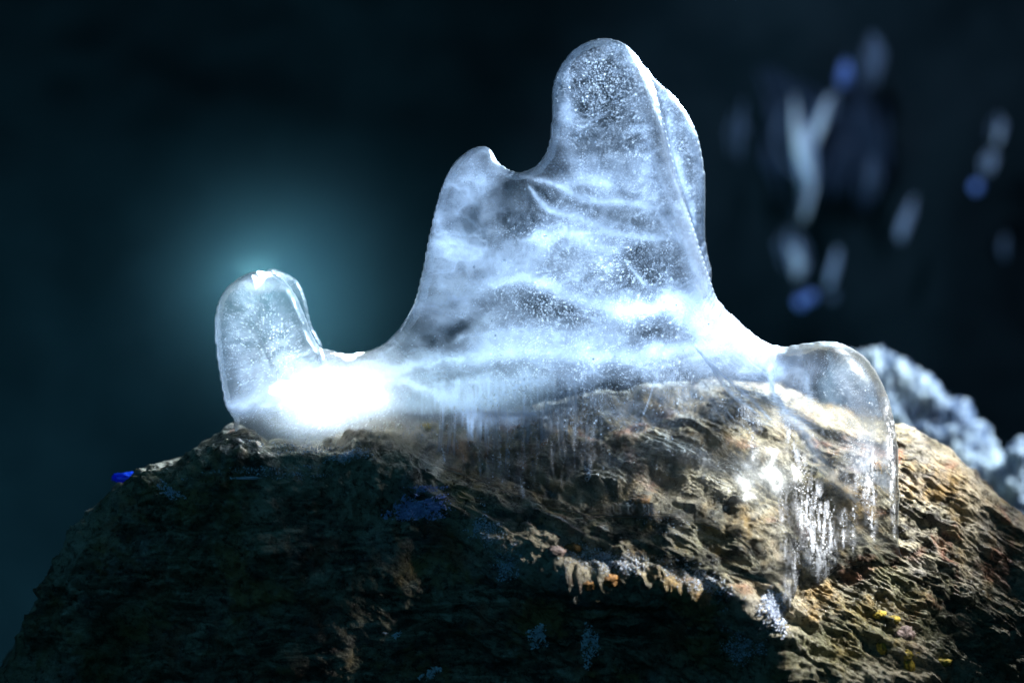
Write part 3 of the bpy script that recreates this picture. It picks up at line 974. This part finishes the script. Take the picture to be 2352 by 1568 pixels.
M_BG = [mat_frost("far_ice_bright", (0.85, 0.92, 1, 1), 0.9, 0.2), mat_frost("far_ice_mid", (0.34, 0.40, 0.56, 1), 0.6, 0.2),  # lighter and darker copies of one ice, brightness steps put in colour
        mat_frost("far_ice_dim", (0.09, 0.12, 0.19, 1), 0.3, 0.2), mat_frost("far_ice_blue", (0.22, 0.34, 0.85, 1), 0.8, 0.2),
        mat_frost("far_ice_halo", (0.022, 0.034, 0.060, 1), 0.05, 0.2)]
FAR = [
    ("frozen_drip", 0, [[(1826, 215, 5), (1834, 262, 22), (1842, 320, 36), (1856, 385, 24), (1866, 425, 10), (1856, 470, 9), (1842, 512, 9)],
                        [(1866, 350, 24), (1884, 280, 17), (1902, 232, 10), (1924, 205, 5)]], "broad pale frozen drip with a forked top, hanging behind the tall peak"),
    ("ice_curtain", 4, [[(1760, 150, 20), (1850, 260, 70), (1880, 360, 80), (1870, 470, 50)], [(1950, 90, 20), (1990, 260, 40), (2000, 420, 34), (1985, 500, 10)]], "faint dark ice sheet added as soft halo behind the broad forked drip"),  # dim sheet added for the soft halo round the drip
    ("icicle", 3, [[(1942, 128, 2), (1944, 170, 12), (1940, 215, 3)]], "small blue icicle above the broad forked drip"),
    ("icicle", 0, [[(1818, 522, 7), (1822, 560, 22), (1833, 605, 22), (1832, 648, 5)]], "pale stubby icicle straight below the broad forked drip"),
    ("frozen_droplet", 3, [[(1838, 682, 6), (1839, 695, 15), (1840, 708, 6)]], "left and brighter of two round blue droplets below the stubby icicle"),
    ("frozen_droplet", 3, [[(1862, 669, 6), (1862, 682, 13), (1862, 695, 6)]], "right one of two round blue droplets below the stubby icicle"),
    ("frozen_droplet", 2, [[(1914, 668, 6), (1914, 681, 13), (1914, 694, 6)]], "dim round droplet right of the two blue droplets"),
    ("icicle", 1, [[(1925, 570, 4), (1919, 602, 9), (1909, 640, 9), (1903, 662, 3)]], "thin dim slanting icicle beside the stubby pale one"),
    ("icicle", 1, [[(2104, 448, 5), (2090, 490, 15), (2074, 535, 15), (2066, 562, 4)]], "dull grey slanting icicle midway across the dark background on the right"),
    ("icicle", 0, [[(2293, 262, 2), (2296, 285, 13), (2292, 318, 13), (2288, 336, 4)]], "brightest white icicle near the right edge"),
    ("icicle", 1, [[(2285, 335, 6), (2276, 368, 14), (2268, 408, 8)]], "greyish icicle just under the brightest white one"),
    ("frozen_droplet", 3, [[(2244, 417, 6), (2244, 430, 13), (2244, 443, 6)]], "round blue droplet near the right edge"),
    ("icicle", 2, [[(1712, 215, 4), (1705, 300, 13), (1698, 380, 6)]], "faint dark blue icicle closest behind the tall peak"),
    ("icicle", 2, [[(2004, 350, 4), (1998, 410, 15), (1990, 470, 6)]], "faint violet icicle right of the broad forked drip"),
    ("ice_curtain", 2, [[(2000, 70, 8), (2010, 130, 22), (1990, 210, 14)]], "faint grey patch of ice high on the cave wall"),
    ("icicle", 2, [[(2310, 540, 3), (2306, 570, 9), (2308, 595, 3)]], "tiny faint icicle far down the right edge of the dark wall"),
]
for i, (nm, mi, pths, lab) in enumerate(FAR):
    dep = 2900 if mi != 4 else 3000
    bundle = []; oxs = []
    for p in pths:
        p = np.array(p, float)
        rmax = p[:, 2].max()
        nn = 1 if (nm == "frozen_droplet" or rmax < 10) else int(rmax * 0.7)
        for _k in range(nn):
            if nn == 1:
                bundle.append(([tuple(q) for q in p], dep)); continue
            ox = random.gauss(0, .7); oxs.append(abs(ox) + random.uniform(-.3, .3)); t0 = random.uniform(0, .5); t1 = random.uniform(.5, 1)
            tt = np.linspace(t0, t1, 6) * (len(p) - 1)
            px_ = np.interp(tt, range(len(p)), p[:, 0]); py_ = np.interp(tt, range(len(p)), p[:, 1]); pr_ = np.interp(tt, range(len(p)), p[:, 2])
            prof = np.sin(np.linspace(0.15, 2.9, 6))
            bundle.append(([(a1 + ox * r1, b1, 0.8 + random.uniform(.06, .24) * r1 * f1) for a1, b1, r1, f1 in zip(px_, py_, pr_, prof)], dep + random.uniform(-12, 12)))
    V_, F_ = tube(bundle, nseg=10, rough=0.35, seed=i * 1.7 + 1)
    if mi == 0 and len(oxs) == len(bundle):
        o_m = [0 if q < 0.35 else 1 if q < 0.85 else 2 for q in oxs]  # pale core and darker sides paint soft light into the colour
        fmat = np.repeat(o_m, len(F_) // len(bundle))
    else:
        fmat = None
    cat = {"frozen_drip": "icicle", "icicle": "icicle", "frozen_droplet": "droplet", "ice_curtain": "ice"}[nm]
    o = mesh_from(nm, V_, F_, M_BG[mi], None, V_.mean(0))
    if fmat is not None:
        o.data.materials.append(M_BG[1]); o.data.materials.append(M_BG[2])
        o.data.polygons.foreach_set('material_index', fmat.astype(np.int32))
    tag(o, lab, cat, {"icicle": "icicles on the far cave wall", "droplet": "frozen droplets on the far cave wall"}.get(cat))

# ------------------------------------------------------------------ rime-covered rocks behind on the right
M_RIMEROCK = NT("rime_rock")
n1 = M_RIMEROCK.noise(48, 5, 0.8, vec=mapping(M_RIMEROCK, (1.6, 1, 0.7)))
n2 = M_RIMEROCK.noise(400, 3, 0.7)
rc = M_RIMEROCK.ramp(n1, [(0.36, (0.01, 0.015, 0.02, 1)), (0.46, (0.20, 0.28, 0.46, 1)), (0.57, (0.78, 0.88, 0.95, 1))])
rb = M_RIMEROCK.n("ShaderNodeBump", {"Height": n2, "Strength": 0.9, "Distance": 0.003})
M_RIMEROCK = M_RIMEROCK.done(M_RIMEROCK.n("ShaderNodeBsdfPrincipled", {"Base Color": rc, "Roughness": 0.25, "Normal": rb}))


def ridge(name, crest, dep, label, seed, amp=20, drop=520):
    NX, NY = 300, 200
    c = np.array(crest, float)
    X = np.linspace(c[0, 0], c[-1, 0], NX)
    Yc = smooth1(np.interp(X, c[:, 0], c[:, 1]), 15)
    t = np.linspace(0, 1, NY)[:, None]
    ang = (t - 0.35) * 2.6
    Yg = Yc[None] + 110 * (1 - np.cos(ang)) + np.clip(t - 0.6, 0, 1) * drop * 2
    dg = dep - 120 * np.sin(ang) - np.clip(t - 0.6, 0, 1) * 60 + 0 * Yg
    Xg = np.repeat(X[None], NY, 0)
    P = np.stack([Xg, dg, -Yg], -1)
    N = np.cross(np.gradient(P, axis=1), np.gradient(P, axis=0)); N /= np.linalg.norm(N, axis=-1, keepdims=True) + 1e-9
    if N[NY // 3, NX // 2, 2] < 0: N = -N
    x, y, z = P[..., 0], P[..., 1], P[..., 2]
    dsp = amp * (fbm(x / 60 + seed, y / 60, z / 60, 4, 0.6) + 1.0 * perlin3(x / 36 + seed, y / 36, z / 50) + 1.3 * fbm(x / 22 + seed, y / 22, z / 34, 3, 0.7) + 0.6 * perlin3(x / 130, y / 130, z / 130 + seed))
    P = P + N * dsp[..., None]
    V = WA(P[..., 0], -P[..., 2], P[..., 1]).reshape(-1, 3)
    o = mesh_np(name, V, grid_faces(NY, NX), M_RIMEROCK, None, V.mean(0))
    tag(o, label, "rock", "rime covered rocks behind the boulder")


ridge("frosty_rock", [(1880, 900), (1960, 822), (2020, 808), (2080, 828), (2140, 880), (2200, 925), (2260, 1000), (2300, 1075), (2340, 1170), (2420, 1500)], 1100,
      "blurred blue white rime covered rock ridge behind the right knob", 3.0, 26)
ridge("frosty_rock", [(2300, 1150), (2322, 1040), (2345, 1010), (2390, 1060), (2450, 1130), (2520, 1300)], 1000,
      "smaller rime covered rock cut by the right edge of the photo", 8.0, 20)


# ------------------------------------------------------------------ frost crystals on the boulder
def frost_patch(X, Y, rx, ry, n, size, label, mat=None, rot=0, nm="frost_patch", elong=2.2, cat="frost"):
    VV, FF = [], []
    n = int(n * 2.6); size *= 0.52
    octa = np.array([(1, 0, 0), (-1, 0, 0), (0, 1, 0), (0, -1, 0), (0, 0, 1), (0, 0, -1)], float)
    of = np.array([(0, 2, 4), (2, 1, 4), (1, 3, 4), (3, 0, 4), (2, 0, 5), (1, 2, 5), (3, 1, 5), (0, 3, 5)])
    a = math.radians(rot)
    seeds = [(random.gauss(0, .5), random.gauss(0, .5)) for _ in range(max(4, n // 14))]
    for _ in range(n):
        sx, sy = random.choice(seeds)
        u = (sx + random.gauss(0, .16)) * rx; v = (sy + random.gauss(0, .16)) * ry
        p, nor = rock_hit(X + u * math.cos(a) - v * math.sin(a), Y + u * math.sin(a) + v * math.cos(a))
        if p is None: continue
        s = size * S * (0.35 + 1.2 * random.random() ** 2.5)
        R = (nor.to_track_quat('Z', 'Y').to_matrix() @ __import__('mathutils').Euler((random.uniform(-.9, .9), random.uniform(-.9, .9), random.uniform(0, 6.28))).to_matrix())
        m = np.array(R) @ np.diag([s * random.uniform(.4, 1), s * random.uniform(.4, 1), s * elong * random.uniform(.5, 1.1)])
        VV.append(octa @ m.T + np.array(p + nor * s * 0.3)); FF.append(of + 6 * (len(VV) - 1))
    if not VV: return
    V_ = np.concatenate(VV)
    o = mesh_np(nm, V_, np.concatenate(FF), mat or FROST, None, V_.mean(0), smooth=False)
    tag(o, label, cat, "patches of frost crystals on the boulder")


M_VIOLET = mat_frost("violet_frost", (0.58, 0.64, 1.0, 1), 0.9, 0.3)
frost_patch(960, 1168, 60, 26, 420, 7.0, "violet blue frost on the dark overhang under the middle of the ice", M_VIOLET)
frost_patch(985, 1120, 60, 10, 120, 3, "thin thread of frost just above the violet blue frost", M_VIOLET)
frost_patch(1108, 1215, 30, 34, 280, 3.6, "sparkling white frost tuft right of the violet blue frost")
frost_patch(1165, 1300, 34, 34, 200, 3.6, "small frost tuft lower down the edge of the dark overhang")
frost_patch(1390, 1285, 90, 26, 420, 3.6, "wide scatter of frost on the rim of the shelf below the ice", rot=14)
frost_patch(1600, 1330, 90, 30, 330, 3.3, "scatter of frost along the lower right rim of the shelf", rot=24)
frost_patch(1500, 1180, 70, 24, 120, 2.6, "faint fine frost on the pale upper shelf", rot=20)
frost_patch(1775, 1395, 26, 44, 330, 6.0, "thick white feathery frost under the tail of the ice")
frost_patch(1700, 1490, 44, 40, 330, 3.6, "frost dusting on the dark lower lump left of the brown groove")
frost_patch(800, 1045, 60, 16, 260, 3.4, "white frost threads on the shelf rim below the left foot", rot=-14)
frost_patch(640, 1085, 130, 14, 240, 3.0, "dim grey frost fringe on the dark left shoulder")
frost_patch(700, 1030, 90, 14, 160, 3.0, "warm lit frost grains beneath the left foot of the ice")
frost_patch(1350, 1085, 10, 22, 60, 4.5, "white root shaped frost streak under the middle of the ice", rot=20, elong=3)
frost_patch(390, 1130, 34, 14, 110, 4.0, "dim blurred frost on the far left shoulder", rot=25)
frost_patch(1232, 1460, 24, 34, 80, 8, "pale blue icy blob deep in the dark front left of a taller streak", M_BG[0])
frost_patch(1355, 1465, 22, 44, 110, 7, "tall pale blue icy streak in the dark front of the boulder", M_BG[0])
frost_patch(985, 1545, 26, 12, 60, 7, "small bright icy blob at the bottom edge", M_BG[0], rot=-30)
frost_patch(900, 1455, 18, 6, 30, 5, "tiny icy fleck above the blob at the bottom edge", M_BG[0])


# ------------------------------------------------------------------ pebbles and lichen lumps
def pebble(X, Y, rx, ry, mat, label, seed, nm="pebble", cat="stone", sink=0.25, group="small stones stuck on the boulder"):
    p, nor = rock_hit(X, Y)
    if p is None: return
    bm = bmesh.new(); bmesh.ops.create_icosphere(bm, subdivisions=4, radius=1)
    v = np.array([q.co[:] for q in bm.verts]); f = np.array([[q.index for q in t.verts] for t in bm.faces]); bm.free()
    r = 1 + 0.75 * fbm(v[:, 0] * 1.5 + seed, v[:, 1] * 1.5, v[:, 2] * 1.5, 5, 0.65) + 0.12 * perlin3(v[:, 0] * 6 + seed, v[:, 1] * 6, v[:, 2] * 6)
    v = v * r[:, None] * np.array([rx, (rx + ry) * 0.4, ry]) * S
    c = np.array(p) - np.array(nor) * 0.55 * min(rx, ry) * S
    o = mesh_np(nm, v + c, f, mat, None, c)
    tag(o, label, cat, group)


M_OR = mat_simple("orange_stone", (0.06, 0.03, 0.012, 1), (0.40, 0.20, 0.06, 1), 300, 0.55)
M_YE = mat_simple("yellow_lichen", (0.10, 0.08, 0.015, 1), (0.60, 0.44, 0.05, 1), 330, 0.7)
M_PI = mat_simple("pinkish_stone", (0.10, 0.07, 0.06, 1), (0.40, 0.30, 0.28, 1), 350, 0.5)
pebble(1400, 1335, 26, 17, M_OR, "rounded orange stone in the shade under the rim of the shelf", 1)
pebble(1352, 1345, 18, 13, M_OR, "smaller brown orange stone left of the rounded orange one", 2)
pebble(1320, 1255, 24, 14, M_OR, "ragged orange stone on the shelf beneath the ice", 3)
pebble(1275, 1270, 20, 12, M_PI, "pinkish stone beside the ragged orange one", 4)
pebble(1470, 1150, 26, 11, M_OR, "rusty red stone on the pale upper shelf", 5)
pebble(975, 975, 18, 10, M_YE, "warm yellow lump close under the left foot of the ice", 6)
pebble(2018, 1412, 15, 10, M_YE, "uppermost small yellow lichen lump at the lower right", 7, "lichen_lump", "lichen", group="yellow lichen on the boulder")
pebble(2058, 1425, 15, 10, M_YE, "yellow lichen lump just right of the uppermost one", 8, "lichen_lump", "lichen", group="yellow lichen on the boulder")
pebble(2085, 1498, 20, 12, M_YE, "bright yellow lichen lump under the pinkish stone", 9, "lichen_lump", "lichen", group="yellow lichen on the boulder")
pebble(2092, 1528, 12, 22, M_YE, "tall yellow lichen lump near the bottom edge", 10, "lichen_lump", "lichen", group="yellow lichen on the boulder")
pebble(2168, 1522, 20, 10, M_YE, "yellow lichen lump farthest to the right", 11, "lichen_lump", "lichen", group="yellow lichen on the boulder")
pebble(2030, 1490, 13, 18, M_YE, "dull yellow lichen lump farthest to the left", 12, "lichen_lump", "lichen", group="yellow lichen on the boulder")
pebble(2072, 1458, 24, 18, M_PI, "pinkish stone among the yellow lichen lumps", 13)
pebble(1845, 1228, 20, 22, M_PI, "pale pink stone seen beside the tail of the ice", 14)

# lump painted blue for an out-of-focus blue light on the far left shoulder
M_BLUE = mat_frost("blue_light_paint", (0.02, 0.12, 1.0, 1), 0.5, 0.5)
pebble(292, 1092, 36, 13, M_BLUE, "blurred blue light painted as a small lump on the dark left shoulder of the boulder", 15, "blue_light_lump", "ice", group=None)
pebble(568, 1096, 38, 4.0, FROST, "thin pale ice sliver lying on the dark rim left of the ice", 16, "ice_sliver", "ice", group=None)
